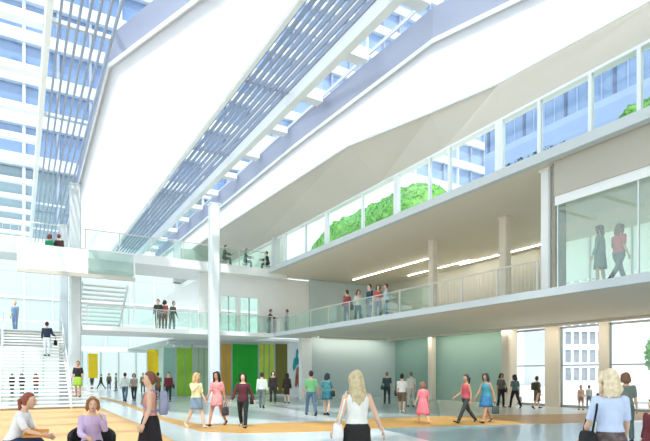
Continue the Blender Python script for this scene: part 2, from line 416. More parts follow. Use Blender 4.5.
shop_panel(220.5, 231, mat('amber_panel', rgb(224, 170, 50), .4, .12, .8), 'amber panel between the tall white column and bright green panel', split=2)
shop_panel(193, 209, mat('sage_panel', rgb(176, 206, 168), .5, .1, .8), 'pale sage panel left empty beside the lime green door', split=3, ytop=347)
shop_panel(176, 192.5, mat('lime_green_panel', rgb(150, 206, 52), .4, .2, .8), 'lime green glazed door panel in the shop row', split=2, ytop=347)
shop_panel(163, 175.5, mat('teal_panel', rgb(150, 196, 180), .5, .1, .8), 'pale teal panel at the end of the shop row', ytop=347)
struct('wall_shop_header', B(8.9, 17.0, YS - .05, YS + .3, 3.75, L1B), M_PALE)
# white art wall with teal and brown figures painted in relief
ax0, ax1 = on_y(288.5, 34.0), on_y(304, 34.0)
art = empty('art_panel', ((ax0 + ax1) / 2, 34.0, 0), label='white wall panel with a teal and brown abstract relief', cat='artwork')
aw = (ax1 - ax0) / 2
build(B(-aw, aw, 0, .2, .02, 3.95), 'panel', M_WHITE, art)
def blob(pts, m, name, dpt):
    mb = MB().prism(pts, 0, dpt); mb.v = [(v[0], -v[2], v[1]) for v in mb.v]
    mb.f = [tuple(reversed(f)) for f in mb.f]
    return build(mb, name, m, art)
blob([(-.30, 2.2), (-.22, 2.75), (-.05, 2.9), (-.02, 3.4), (.1, 3.55), (.16, 3.3), (.1, 2.95), (.22, 2.7), (.16, 2.35), (0, 2.3), (-.1, 2.05), (-.25, 1.9)], mat('teal_relief', rgb(20, 150, 160), .5, .3, 5), 'teal_shape', .05)
blob([(-.12, .75), (-.06, 1.5), (.02, 2.05), (.2, 2.25), (.3, 1.95), (.36, 1.3), (.3, .8), (.16, .65), (.1, 1.05), (.02, .7)], mat('brown_relief', rgb(150, 92, 58), .5, .45, 5), 'brown_shape', .05)
# yellow banners and posts in the far hall
def banner(px, Y, w, ztop, zb, label):
    x = on_y(px, Y)
    t = empty('banner', (x, Y, 0), label=label, cat='banner')
    build(B(-w / 2, w / 2, -.03, .03, zb, ztop), 'cloth', mat('yellow_banner', rgb(240, 206, 30), .6, .08, 2), t)
    build(MB().tube([(-w / 2 - .06, 0, 0), (-w / 2 - .06, 0, ztop + .1)], .035), 'pole', M_STEEL, t)
    build(MB().box(-w / 2 - .3, w / 2, -.2, .2, 0, .04), 'foot', M_STEEL, t)
banner(153, 40.5, .8, 3.5, .9, 'tall yellow banner beside the walking pair under the gallery')
banner(93, 48, .75, 3.4, 1.3, 'small yellow banner hanging in the far hall')

# ------------------------------------------------------------------ light strips on the first-floor soffit
ML = lamp_mat('warm_lamp', (1, .93, .8), 20.0)
for px0, px1, X, lab in ((353, 432, 19.7, 'long slim ceiling light above the group on the balcony'), (460, 544, 22.4, 'long slim ceiling light near the glass room'), (408, 470, 22.0, 'slim ceiling light deep in the balcony near the back wall')):
    ya, yb = on_x(px1, X), on_x(px0, X)
    t = empty('ceiling_light', (X, (ya + yb) / 2, L2B + .03), label=lab, cat='light', group='strip lights on the balcony soffit')
    L = (yb - ya) / 2
    build(B(-.05, .05, -L, L, -.05, 0), 'housing', M_STEEL, t); build(B(-.032, .032, -L + .03, L - .03, -.07, -.05), 'diffuser', ML, t)

# added coves to brighten the ground-floor hall: slim lamp tucked behind a plaster lip
MD = lamp_mat('added_cove_lamp', (1, .95, .87), 12.0)  # glow of the added coves, fill for the hall under the balcony
for k, (loc, rz, L, lab) in enumerate((((21.9, 10.5, L1B + .03), 0, 18.0, 'added plaster light cove brightening the green wall'), ((16.4, 28.45, L1B + .03), -math.pi / 2, 5.4, 'added plaster light cove brightening the blue-grey wall'))):
    t = empty('added_light_cove', loc, rz, label=lab, cat='light')
    sd = 1 if k == 0 else -1
    build(B(-.03, .03, 0, L, -.11, 0), 'lip', M_SOFFIT, t)
    build(B(.06, .2, .05, L - .05, -.03, -.005) if k == 0 else B(-.2, -.06, .05, L - .05, -.03, -.005), 'fill_lamp', MD, t)

# ------------------------------------------------------------------ railings
def railing(name, x, y0, y1, z, label, axis='y', h=1.05, step=.16, balusters=True, gm=M_GGREEN, post=1.9):
    """runs along Y at x (axis y) or along X at y=x (axis x)"""
    L = y1 - y0
    t = empty(name, (x, y0, z) if axis == 'y' else (y0, x, z), 0 if axis == 'y' else -math.pi / 2, label=label, cat='railing')
    tr = MB().tube([(0, 0, h), (0, L, h)], .03, 8)
    build(tr, 'top_rail', M_RAIL, t)
    n = max(1, round(L / post))
    pm = B(-.025, .025, -.025, .025, 0, h - .02).mesh('post')
    for i in range(n + 1):
        link('post', pm, M_RAIL, t).location = (0, min(max(L * i / n, .03), L - .03), 0)
    if balusters:
        build(MB().tube([(0, 0, .1), (0, L, .1)], .015, 6), 'bottom_rail', M_RAIL, t)
        bm = MB().tube([(0, 0, .1), (0, 0, h - .02)], .009, 5).mesh('baluster')
        k = int(L / step)
        for i in range(1, k): link('baluster', bm, M_RAIL, t).location = (0, i * L / k, 0)
    else:
        for i in range(n):
            build(B(-.008, .008, L * i / n + .05, L * (i + 1) / n - .05, .06, h - .06), 'glass_pane', gm, t)
    return t
railing('railing', 14.15, gy1 + .6, on_x(432, 14.15), L1 + .01, 'metal railing with upright bars on the balcony by the glass room')
railing('railing', 14.15, on_x(432, 14.15) + .05, 29.4, L1 + .01, 'glass balustrade in front of the group on the balcony', balusters=False)
def xrail(y, x0, x1, z, label, **k):
    t = railing('railing', y, x0, x1, z, label, axis='x', **k); t.rotation_euler.z = -math.pi / 2; return t
xrail(29.6, 3.0, 13.7, L1, 'glass balustrade along the first-floor bridge', balusters=False)
xrail(30.5, 3.0, 13.6, L2, 'glass balustrade along the upper bridge', balusters=False)
xrail(31.3, -8, 2.1, L2 + .2, 'white upright bar railing on the upper left gallery', step=.35)
xrail(34.5, -8, -1.0, L1, 'glass balustrade at the top of the wide stair', balusters=False)

# ------------------------------------------------------------------ half landing with white parapet and the open flight below it
PY = 28.8
px0, px1, px2 = on_y(17, PY), on_y(88, PY), on_y(135, PY)
bl = empty('stair_landing', (px0, PY, 6.68), label='white boxed half landing with solid parapet above the wide stair', cat='landing')
w1, w2 = px1 - px0, px2 - px0
build(B(0, w2, 0, 1.6, .26, .38), 'deck', M_PALE, bl)
build(B(0, w1 * .45, -.08, 0, .08, 1.30), 'parapet_panel', M_WHITE, bl)
build(B(w1 * .45 + .015, w1, -.08, 0, .08, 1.30), 'parapet_panel', M_WHITE, bl)
build(B(w1 + .02, w2, -.06, -.04, .08, 1.30), 'glass_panel', M_GGREEN, bl)
build(B(0, w2, -.1, .02, -.1, .08), 'edge_beam', M_BEIGE, bl)
build(B(w1, w2, -.1, .0, 1.30, 1.34), 'handrail', M_STEEL, bl)
build(B(w2 - .08, w2, -.07, .0, -2.3, 1.30), 'end_post', M_STEEL, bl)
fx0, fx1 = px1 - .1, px2 - .1
ft = empty('open_stair', ((fx0 + fx1) / 2, 30.4, L1), label='open white stair flight with floating treads under the half landing', cat='staircase')
fw = (fx1 - fx0) / 2
tm = B(-fw + .08, fw - .08, -.17, .17, -.07, 0).mesh('tread')
NT = 11
for i in range(NT):
    tr = link('tread', tm, M_WHITE, ft); tr.location = (0, 3.0 - i * .27, .21 * (i + 1))
for sx in (-1, 1):
    m_ = MB(); y0, y1 = 3.2, 3.0 - NT * .27
    for xx in (sx * fw - .04, sx * fw + .04): m_.v += [(xx, y0, 0), (xx, y0, .25), (xx, y1, 2.42), (xx, y1, 2.15)]
    m_.f = [(0, 1, 2, 3), (7, 6, 5, 4), (0, 4, 5, 1), (1, 5, 6, 2), (2, 6, 7, 3), (3, 7, 4, 0)]
    build(m_, 'stringer', M_STEEL, ft)

# ------------------------------------------------------------------ wide staircase
ST0, RUN, NS = 27.3, .296, 24
RISE = L1 / NS
stair = empty('staircase', (.65, ST0, 0), label='wide white open staircase rising to the first-floor landing', cat='staircase')
def step_z(Y): return min(NS, max(0, int((Y - ST0) / RUN) + 1)) * RISE
t1 = B(-1.55, 1.5, 0, .31, -.075, 0).mesh('tread'); t2 = B(-1.55, 2.75, 0, .31, -.075, 0).mesh('tread')
M_TREAD = mat('white_tread', rgb(240, 238, 230), .45, .03, 1)
for i in range(NS):
    link('tread', t2 if i < 6 else t1, M_TREAD, stair).location = (0, i * RUN, (i + 1) * RISE)
for x in (-1.5, 1.42):
    m_ = MB()
    for xx in (x, x + .08): m_.v += [(xx, .05, .0), (xx, -.0, .12), (xx, NS * RUN, L1), (xx, NS * RUN, L1 - .3), (xx, .4, .0)]
    m_.f = [(0, 1, 2, 3, 4), (9, 8, 7, 6, 5)] + [(i, 5 + i, 5 + (i + 1) % 5, (i + 1) % 5) for i in range(5)]
    build(m_, 'stringer', M_STEEL, stair)
    h = build(MB().tube([(x + .04, .15, 1.0), (x + .04, NS * RUN, L1 + .95)], .03), 'handrail', M_STEEL, stair)
    for k in range(0, NS, 4):
        build(MB().tube([(x + .04, k * RUN + .15, (k + 1) * RISE), (x + .04, k * RUN + .15, 1.0 + k * RISE * .98)], .02, 6), 'baluster', M_STEEL, h)

# ------------------------------------------------------------------ buildings outside
M_GTOW = mat('tower_grey_glass', rgb(112, 138, 146), .15, .2, .12, 0, .8)
def tower():
    t = empty('tower_building', (3, 54, 0), label='pale blue glass tower with white floor bands above the roof', cat='building')
    build(B(-19, 19, 1.2, 16, 12.9, 62), 'core', mat('tower_core', rgb(176, 200, 228), .5, .08, .1), t)
    cw = 2.75; pm = B(-cw / 2 + .05, cw / 2 - .05, 0, .1, 0, 2.55).mesh('window_pane')
    pg = pm.copy()
    for f in range(13):
        z = 12.9 + f * 3.75
        if f != 1: build(B(-19.2, 19.2, -.25, 1.2, z, z + 1.1), 'floor_band', M_BSPAN, t)
        for c in range(14):
            o = link('window_pane', pg if f < 2 else pm, M_GTOW if f < 2 else M_BPANE if (c * 7 + f * 3) % 5 else M_SPAN2, t)
            o.location = (-19.2 + cw * (c + .5), .3, z + 1.15)
            if f == 1: o.location.z = z + .03; o.scale.z = 1.43
    for c in range(15):
        build(B(-19.2 + cw * c - .12, -19.2 + cw * c + .12, -.1, .35, 12.9, 62), 'mullion', M_BSPAN if c % 3 == 0 else M_LOUV, t)
tower()
def wing():
    t = empty('tower_wing', (42.4, 56, -.31), label='broad wing of the glass tower with a white lower wall', cat='building')
    build(B(-19.4, 19.4, 1.2, 14, 0, 66), 'core', mat('tower_core', rgb(176, 200, 228)), t)
    build(B(-19.4, 19.4, -.3, 1.2, 0, 29), 'lower_wall', M_BSPAN, t)
    cw = 2.75; pm = B(-cw / 2 + .05, cw / 2 - .05, 0, .1, 0, 2.55).mesh('window_pane')
    for f in range(10):
        z = 29 + f * 3.75
        build(B(-19.2, 19.2, -.25, 1.2, z, z + 1.1), 'floor_band', M_BSPAN, t)
        for c in range(14): link('window_pane', pm, M_BPANE if (c * 5 + f * 3) % 4 else M_SPAN2, t).location = (-19.2 + cw * (c + .5), .3, z + 1.15)
    for c in range(15): build(B(-19.2 + cw * c - .12, -19.2 + cw * c + .12, -.1, .35, 29, 66), 'mullion', M_BSPAN if c % 3 == 0 else M_LOUV, t)
wing()
def side_building():
    X = 95
    t = empty('glass_building', (X, 75, -.31), label='dark blue glass office block with pale cladding beyond the roof terrace', cat='building')
    build(B(.6, 14, -50, 50, 22, 92), 'body', M_SPAN2, t); build(B(.6, 14, -50, 50, 0, 22), 'lower_body', mat('white_facade', rgb(236, 236, 236), .6, .02, .3), t)
    for z in (28, 41, 54, 67, 80):
        build(B(0, .6, -50, 50, z - 6.0, z), 'cladding_band', M_SPAN2, t)
    k = 40; w = 100 / k
    pm = B(.3, .5, -w / 2 + .08, w / 2 - .08, .1, 6.9).mesh('window_pane')
    for z in (28, 41, 54, 67):
        for i in range(k): link('window_pane', pm, M_DPANE if i % 5 else M_BPANE, t).location = (0, -50 + w * (i + .5), z)
    for i in range(k + 1):
        b = .28 if i % 4 == 0 else .1
        build(B(.1, .6, -50 + w * i - b, -50 + w * i + b, 28, 80), 'fin', M_SPAN2 if i % 4 else M_DPANE, t)
side_building()
def grid_building():
    a = at_depth(548, 84); b = at_depth(613, 84)
    L = (Vector(b) - Vector(a)).length; ang = math.atan2(b[1] - a[1], b[0] - a[0])
    t = empty('office_block', (a[0], a[1], -.31), ang, label='white office block with a grid of windows outside the hall windows', cat='building')
    build(B(0, L, .3, 10, 0, 24), 'body', mat('white_facade', rgb(236, 236, 236), .6, .02, .3), t)
    mw = mat('grey_window', rgb(138, 142, 150), .2, .12, .3)
    nc = 8; cw = L / nc; pm = B(-cw * .38, cw * .38, .12, .2, 0, 2.0).mesh('window')
    for r in range(7):
        z = .9 + r * 2.95
        build(B(0, L, 0, .3, z - .9, z), 'floor_band', M_BSPAN, t)
        for c in range(nc): link('window', pm, mw, t).location = (cw * (c + .5), 0.05, z + .02)
    for c in range(nc + 1): build(B(cw * c - .22, cw * c + .2, .02, .3, .1, 23), 'pilaster', M_BSPAN, t)
grid_building()

# ------------------------------------------------------------------ planting
def leaf_cloud(n, fn, size, rnd):
    mb = MB()
    for _ in range(n):
        p = Vector(fn(rnd)); a = Vector((rnd.uniform(-1, 1), rnd.uniform(-1, 1), rnd.uniform(-.3, 1))).normalized(); b = a.orthogonal().normalized(); c = a.cross(b)
        s = size * rnd.uniform(.6, 1.3); k = len(mb.v)
        mb.v += [tuple(p - b * s), tuple(p + c * s * .45 + a * s * .12), tuple(p + b * s), tuple(p - c * s * .45 + a * s * .12)]
        mb.f.append((k, k + 1, k + 2, k + 3))
    return mb
def bank(y0, y1, x0, x1, ztop, label, seed):
    rnd = random.Random(seed)
    t = empty('planted_bank', ((x0 + x1) / 2, (y0 + y1) / 2, L2), label=label, cat='planting')
    L = (y1 - y0) / 2; W = (x1 - x0) / 2; n = 26; mb = MB()
    rows = []
    prof = [(-W, 0), (-W + .3, .8), (-W * .55, 1.9), (-W * .1, ztop - L2 - .25), (W * .5, ztop - L2), (W, ztop - L2 - .6), (W, 0)]
    for i in range(n + 1):
        y = -L + 2 * L * i / n; e = min(1, .25 + min(i, n - i) / 3.)
        rows.append([(x + rnd.uniform(-.1, .1), y, max(0, z * (.75 + .25 * e) + (rnd.uniform(-.14, .14) if z > 0 else 0))) for x, z in prof])
    mb.rings(rows); build(mb, 'turf', M_LEAF, t, True)
    def fn(r):
        i = r.randrange(n); j = r.randrange(len(prof) - 2); u, v = r.random(), r.random()
        p = Vector(rows[i][j]).lerp(Vector(rows[i][j + 1]), u).lerp(Vector(rows[i + 1][j]).lerp(Vector(rows[i + 1][j + 1]), u), v)
        return p
    o = build(leaf_cloud(5000, fn, .09, rnd), 'leaves', M_LEAF, t); o['kind'] = 'stuff'
bank(19.6, 30.2, 16.0, 19.5, 11.75, 'long green planted bank on the terrace behind the clerestory', 3)
bank(2.5, 10.0, 16.4, 19.6, 11.0, 'low green planted bank on the terrace beside the blue office block', 5)
def bush(px, X, label, seed):
    rnd = random.Random(seed); y = on_x(px, X)
    t = empty('terrace_shrub', (X, y, L2), label=label, cat='shrub', group='low dark shrubs along the terrace')
    mm = mat('dark_shrub', rgb(70, 92, 92), .7, .3, 4)
    build(MB().tube([(0, 0, 0), (.02, .01, .35)], [.04, .02]), 'stem', mm, t)
    o = build(leaf_cloud(260, lambda r: Vector((r.uniform(-.3, .3), r.uniform(-.3, .3), r.uniform(.15, .75))), .07, rnd), 'leaves', mm, t); o['kind'] = 'stuff'
for i, p in enumerate((510, 527, 545, 564)): bush(p, 15.2, 'low dark shrub standing on the roof terrace', 20 + i)
def tree(px, Z, h, label, seed):
    rnd = random.Random(seed); x, y = at_depth(px, Z)
    t = empty('tree', (x, y, -.31), label=label, cat='tree')
    build(MB().tube([(0, 0, 0), (.1, .05, h * .4), (.0, .1, h * .75)], [.16, .11, .04]), 'trunk', mat('bark', rgb(90, 76, 60), .9, .2, 4), t)
    for k in range(5):
        a = k * 1.3
        build(MB().tube([(.05, .05, h * (.35 + .06 * k)), (math.cos(a) * 1.0, math.sin(a) * 1.0, h * (.5 + .07 * k))], [.06, .02], 6), 'branch', mat('bark', rgb(90, 76, 60)), t)
    def fn(r):
        d = Vector((r.gauss(0, 1), r.gauss(0, 1), r.gauss(0, 1))).normalized() * r.uniform(.55, 1) ; return (d.x * h * .3, d.y * h * .3, h * .62 + d.z * h * .36)
    o = build(leaf_cloud(5000, fn, .16, rnd), 'crown', M_LEAF, t); o['kind'] = 'stuff'
tree(673, 33, 5.2, 'leafy green tree outside the hall window', 11)

# ------------------------------------------------------------------ people
DG = None
def remesh(mb, v, name, smooth_it=3):
    me = mb.mesh(name); o = bpy.data.objects.new('tmp', me); C.objects.link(o)
    r = o.modifiers.new('r', 'REMESH'); r.mode = 'VOXEL'; r.voxel_size = v; r.use_smooth_shade = True
    s = o.modifiers.new('s', 'SMOOTH'); s.iterations = smooth_it; s.factor = .5
    dg = bpy.context.evaluated_depsgraph_get(); dg.update()
    nm = bpy.data.meshes.new_from_object(o.evaluated_get(dg)); nm.name = name; nm.materials.clear()
    bpy.data.objects.remove(o); bpy.data.meshes.remove(me)
    return nm
def join_mesh(a, mb):
    """append extra geometry (hands, face relief) to an evaluated mesh"""
    bm = bmesh.new(); bm.from_mesh(a)
    vs_ = [bm.verts.new(v) for v in mb.v]
    for f in mb.f: bm.faces.new([vs_[i] for i in f])
    bm.to_mesh(a); bm.free(); a.shade_smooth(); return a
TORSO = [(.80, .0, .075, .07), (.84, 0, .145, .10), (.92, -.01, .168, .118), (.99, -.005, .152, .105), (1.07, 0, .128, .090), (1.16, .004, .138, .095), (1.26, .008, .152, .104), (1.34, 0, .160, .092), (1.395, -.008, .118, .07), (1.43, -.01, .062, .055), (1.52, .002, .05, .05)]
SKINS = [mat('skin_light', rgb(226, 184, 156), .5, .04, 10), mat('skin_tan', rgb(196, 144, 112), .5, .04, 10), mat('skin_brown', rgb(132, 92, 70), .5, .04, 10)]
M_EYE = mat('eye_dark', rgb(40, 30, 28), .2, .02); M_LIP = mat('lip', rgb(176, 84, 80), .4, .04)
NP = [0]
def cloth(c, pat=0.07, sc_=9.): return mat('cloth_%d_%d_%d_%d' % (c + (int(pat * 100),)), rgb(*c), .85, pat, sc_)
def hairm(c): return mat('hair_%d_%d_%d' % c, rgb(*c), .55, .22, 22)

def person(px, Z, label, H=1.68, face='away', turn=0, base=0.0, man=False, skin=0, hair=(60, 40, 30), hairstyle='long', hairlen=.32,
           top=(200, 200, 200), sleeve=.4, hem=.92, toppat=.07, bottom='trousers', bcol=(40, 42, 60), bpat=.07, bhem=.48, flare=.07, legs=None, arms=None, lean=0.,
           seat=None, shoe=(40, 36, 36), v=.016, group=None, features=False, xy=None, bag=None, head_turn=0, name='person', neck_drop=.0):
    x, y = xy if xy else at_depth(px, Z)
    rz = -YAW + {'away': 0, 'toward': math.pi, 'left': math.pi / 2, 'right': -math.pi / 2}[face] + R(turn)
    s = H / 1.7; mw = 1.12 if man else 1.0
    legs = legs or [(6, 4), (-4, 6)]
    arms = arms or [(4, 9, 14), (-4, 9, 12)]
    # --- joints
    hipz = .88
    J = {}
    feet = []
    for i, sd in enumerate((-1, 1)):
        th, kb = legs[i]; out = .02
        hp = Vector((sd * .088 * (1 if not man else 1.02), 0, hipz))
        kn = hp + Vector((sd * out, math.sin(R(th)) * .41, -math.cos(R(th)) * .41))
        an = kn + Vector((0, math.sin(R(th - kb)) * .395, -math.cos(R(th - kb)) * .395))
        feet.append((hp, kn, an, R(th - kb)))
    low = min(f[2].z for f in feet)
    dz = .078 - low
    if seat is not None: dz = seat / s - .80
    T = lambda p: (Vector(p) + Vector((0, 0, dz))) * s
    def bend(p):                                         # torso lean about the hips
        p = Vector(p); q = p - Vector((0, 0, .92))
        if q.z > 0: p = Vector((p.x, p.y, .92)) + Vector((0, math.sin(R(lean)) * q.z, math.cos(R(lean)) * q.z))
        return p
    def torso(mb, z0, z1, inf, k=14):
        rs = []
        for z, cy, rx, ry in TORSO:
            if z < z0 - .001 or z > z1 + .001: continue
            sh = mw if z > 1.1 else (1.0 if not man else .97)
            if man and 1.0 < z < 1.1: sh = 1.12
            rs.append([T(bend((math.cos(t) * (rx * sh + inf), cy + math.sin(t) * (ry * sh + inf), z))) for t in [2 * math.pi * i / k for i in range(k)]])
        mb.rings(rs)
    def limb(mb, pts, rad, inf, k=10):
        mb.tube([T(p) for p in pts], [(r + inf) * s for r in rad], k)
    def armpts(i):
        sd = (-1, 1)[i]; fw, out, eb = arms[i][:3]; inn = arms[i][3] if len(arms[i]) > 3 else 0
        S = bend((sd * .158 * mw, -.005, 1.355))
        d1 = Vector((sd * math.sin(R(out)), math.sin(R(fw)) * math.cos(R(out)), -math.cos(R(fw)) * math.cos(R(out))))
        E = S + d1 * .275
        o2 = out - inn
        d2 = Vector((sd * math.sin(R(o2)), math.sin(R(fw + eb)) * math.cos(R(o2)), -math.cos(R(fw + eb)) * math.cos(R(o2))))
        Wp = E + d2 * .245
        return sd, S, E, Wp, d2
    AR = [.05, .046, .038, .037, .036, .026]
    def armpath(i, u0=0., u1=2.):
        sd, S, E, Wp, d2 = armpts(i)
        P = [S, S.lerp(E, .45), S.lerp(E, .9), E.lerp(Wp, .12), E.lerp(Wp, .45), Wp]; U = [0, .45, .9, 1.12, 1.45, 2.]
        sel = [(p, r) for p, r, u in zip(P, AR, U) if u <= u1 + 1e-6]
        return [q[0] for q in sel], [q[1] for q in sel]
    LR = [.088, .074, .056, .050, .053, .034]
    def legpath(i, u1=2.):
        hp, kn, an, _ = feet[i]
        P = [hp, hp.lerp(kn, .5), kn.lerp(hp, .08), kn.lerp(an, .12), kn.lerp(an, .4), an]; U = [0, .5, .92, 1.12, 1.4, 2]
        if u1 < 2: P2 = [(p, r) for p, r, u in zip(P, LR, U) if u <= u1]; return [q[0] for q in P2], [q[1] for q in P2]
        return P, LR
    # --- body
    mb = MB(); torso(mb, .79, 1.53, 0)
    mb.ell(T(bend((0, -.006, .90))), (.15 * s, .11 * s, .08 * s))
    for i in (0, 1):
        P, r = armpath(i); limb(mb, P, r, 0)
        mb.ell(T(P[0]), (.055 * s * mw, .052 * s, .055 * s))
        P, r = legpath(i); limb(mb, P, r, 0)
        an = feet[i][2]; a = feet[i][3]
        if seat is not None: a = 0
        MF = Matrix.Rotation(a * .8, 4, 'X')
        mb.ell(T(an + MF @ Vector((0, .065, -.045))), (.04 * s, .115 * s, .032 * s), M=MF)
        mb.ell(T(an), (.036 * s, .04 * s, .05 * s))
    hc = bend((0, .012, 1.60 - neck_drop)); HT = Matrix.Rotation(R(head_turn), 4, 'Z')
    hp_ = lambda q: T(hc + HT @ Vector(q))
    mb.ell(hp_((0, 0, 0)), (.078 * s, .098 * s, .114 * s), 14, 10, HT)
    mb.ell(hp_((0, .03, -.065)), (.055 * s, .058 * s, .058 * s), 12, 8, HT)
    me = remesh(mb, v, 'person')
    ex = MB()
    ex.ell(hp_((0, .098, -.02)), (.012 * s, .018 * s, .024 * s), 6, 5, HT)                       # nose
    for sd in (-1, 1): ex.ell(hp_((sd * .074, -.005, -.01)), (.01 * s, .02 * s, .03 * s), 6, 5, HT)  # ears
    for i in (0, 1):                                                                        # hands
        sd, S, E, Wp, d2 = armpts(i)
        d = d2.normalized(); side = Vector((sd, 0, 0)); nrm = (side - d * side.dot(d)).normalized(); wd = d.cross(nrm).normalized()
        if wd.y < 0: wd = -wd
        pc = Wp + d * .045
        Mx = Matrix((wd, nrm, d)).transposed().to_4x4()
        ex.ell(T(pc), (.04 * s, .016 * s, .056 * s), 8, 6, Mx)
        for q, ln in enumerate((.062, .07, .066, .05)):
            b0 = Wp + d * .088 + wd * (.029 - .0195 * q)
            k1 = b0 + (d * .92 - nrm * .3) * ln * .5; k2 = k1 + (d * .6 - nrm * .8) * ln * .5
            ex.tube([T(b0 - d * .015), T(k1), T(k2)], [.0092 * s, .0088 * s, .007 * s], 5)
        b0 = Wp + d * .03 + wd * .03
        ex.tube([T(b0), T(b0 + d * .03 + wd * .025 - nrm * .01), T(b0 + d * .058 + wd * .028 - nrm * .02)], [.011 * s, .0105 * s, .008 * s], 5)
    join_mesh(me, ex)
    body = link(name, me, SKINS[skin]); body.location = (x, y, base); body.rotation_euler = (0, 0, rz)
    tag(body, label, 'person', group)
    # --- face
    if features:
        for sd in (-1, 1): build(MB().ell(hp_((sd * .03, .083, .006)), (.013 * s, .012 * s, .008 * s), 8, 6, HT), 'eye', M_EYE, body, True)
        build(MB().ell(hp_((0, .087, -.066)), (.024 * s, .012 * s, .009 * s), 8, 6, HT), 'mouth', M_LIP, body, True)
    # --- top
    if top:
        mb = MB(); torso(mb, hem - .02, 1.40, .016)
        if hem > .95: pass
        if sleeve > 0:
            for i in (0, 1):
                P, r = armpath(i, 0, {True: 2, False: .9}[sleeve > .9] if sleeve > .6 else .9 if sleeve > .35 else .45)
                if sleeve > .9: P = P[:-1] + [P[-2].lerp(P[-1], .9)]
                limb(mb, P, r, .014); mb.ell(T(P[0]), (.068 * s * mw, .064 * s, .066 * s))
        link('shirt', remesh(mb, v, 'shirt', 2), cloth(top, toppat, 9 if toppat < .2 else 16), body)
    # --- bottom
    if bottom in ('trousers', 'shorts'):
        mb = MB(); torso(mb, .79, 1.0, .012)
        mb.ell(T(bend((0, -.008, .89))), (.168 * s, .126 * s, .09 * s))
        for i in (0, 1):
            P, r = legpath(i, 2 if bottom == 'trousers' else 1.0)
            r = list(r)
            if bottom == 'trousers': r[-1] = .046
            limb(mb, P, r, .013)
        link(bottom, remesh(mb, v, bottom, 2), cloth(bcol, bpat, 9 if bpat < .2 else 16), body)
    elif bottom == 'skirt':
        mb = MB(); k = 20; rs = []
        kmid = [(feet[0][1] + feet[1][1]) / 2, abs(feet[0][1].y - feet[1][1].y) / 2]
        for j in range(6):
            u = j / 5; z = 1.03 + (bhem - 1.03) * u
            fl_ = flare * u
            rx = (.135 if u == 0 else .178 if u < .35 else .172) + fl_ * .8; ry = (.098 if u == 0 else .128) + fl_ + kmid[1] * .75 * max(0, u - .2)
            cy = kmid[0].y * u * .8 - .006
            rs.append([T(bend((math.cos(t) * rx * (1 + .025 * u * math.sin(5 * t)), cy + math.sin(t) * ry * (1 + .03 * u * math.sin(6 * t)), z))) for t in [2 * math.pi * i / k for i in range(k)]])
        build(mb.rings(rs), 'skirt', cloth(bcol, bpat, 9 if bpat < .2 else 16), body, True)
    # --- shoes
    for i in (0, 1):
        an = feet[i][2]; a = 0 if seat is not None else feet[i][3]
        MF = Matrix.Rotation(a * .8, 4, 'X'); m2 = MB()
        rs = []
        for yy, w, h in ((-.06, .026, .05), (-.035, .04, .085), (.03, .042, .075), (.10, .048, .052), (.155, .044, .042), (.185, .022, .028)):
            rs.append([T(an + MF @ Vector((math.cos(t) * w, yy, -.078 + max(0, (math.sin(t) * .5 + .5)) * h))) for t in [2 * math.pi * q / 10 for q in range(10)]])
        build(m2.rings(rs), 'shoe', cloth(shoe), body, True)
    # --- hair
    m2 = MB(); hm = hairm(hair)
    k, m_ = 18, 11; verts = []
    for j in range(m_):
        t = math.pi * (j + .2) / (m_ - .6)
        for i in range(k):
            p = 2 * math.pi * i / k
            q = Vector((.090 * math.sin(t) * math.cos(p), .110 * math.sin(t) * math.sin(p), .127 * math.cos(t)))
            if q.y > .02 and q.z < .055: q.x *= .86; q.y = min(q.y, .055) * .75; q.z = q.z * .8   # pull in under the face
            if q.z < -.045 and q.y > -.02: q *= .8
            verts.append(hp_((q.x, q.y - .012, q.z + .014)))
    m2.v = [tuple(q) for q in verts]
    m2.f = [(j * k + i, j * k + (i + 1) % k, (j + 1) * k + (i + 1) % k, (j + 1) * k + i)[::-1] for j in range(m_ - 1) for i in range(k)]
    m2.f.append(tuple(range(k))); m2.f.append(tuple(reversed(range((m_ - 1) * k, m_ * k))))
    if hairstyle == 'long':
        rs = []
        for j in range(7):
            u = j / 6; z = .05 - u * (hairlen + .05)
            rx = (.06, .088, .095, .10, .10, .085, .05)[j]; ry = (.05, .062, .055, .046, .04, .034, .02)[j]
            cy = -.045 - .035 * min(1, u * 1.6)
            rs.append([hp_((math.cos(t) * rx * (1 + .06 * math.sin(4 * t + u * 3)), cy + math.sin(t) * ry, z)) for t in [2 * math.pi * i / 16 for i in range(16)]])
        m2.rings(rs)
        for sd in (-1, 1):                               # curtains beside the face
            e = max(.12, hairlen * .85)
            m2.tube([hp_((sd * .035, .07, .105)), hp_((sd * .078, .055, .06)), hp_((sd * .088, .03, -.03)), hp_((sd * .09, .015, -e * .55)), hp_((sd * .082, .012, -e))], [.02 * s, .03 * s, .03 * s, .034 * s, .01 * s], 7)
        if v <= .012:                                    # loose locks
            rn = random.Random(int(px))
            for q in range(26):
                t = math.pi * (1.02 + .96 * q / 25) + rn.uniform(-.06, .06); e = hairlen * rn.uniform(.8, 1.12)
                cx_, sy_ = math.cos(t), math.sin(t)
                m2.tube([hp_((cx_ * .075, sy_ * .085 - .02, .05)), hp_((cx_ * .084, sy_ * .062 - .06, -.06)), hp_((cx_ * (.09 + rn.uniform(-.01, .02)), sy_ * .05 - .075, -e * .6)), hp_((cx_ * (.078 + rn.uniform(-.03, .03)), sy_ * .035 - .078, -e))], [.014 * s, .02 * s, .018 * s, .004 * s], 5)
    elif hairstyle == 'bun':
        m2.ell(hp_((0, -.10, .05)), (.045 * s, .045 * s, .045 * s))
    elif hairstyle == 'pony':
        m2.tube([hp_((0, -.09, .04)), hp_((0, -.15, .0)), hp_((0, -.14, -.12)), hp_((0, -.12, -.22))], [.028 * s, .04 * s, .034 * s, .012 * s], 8)
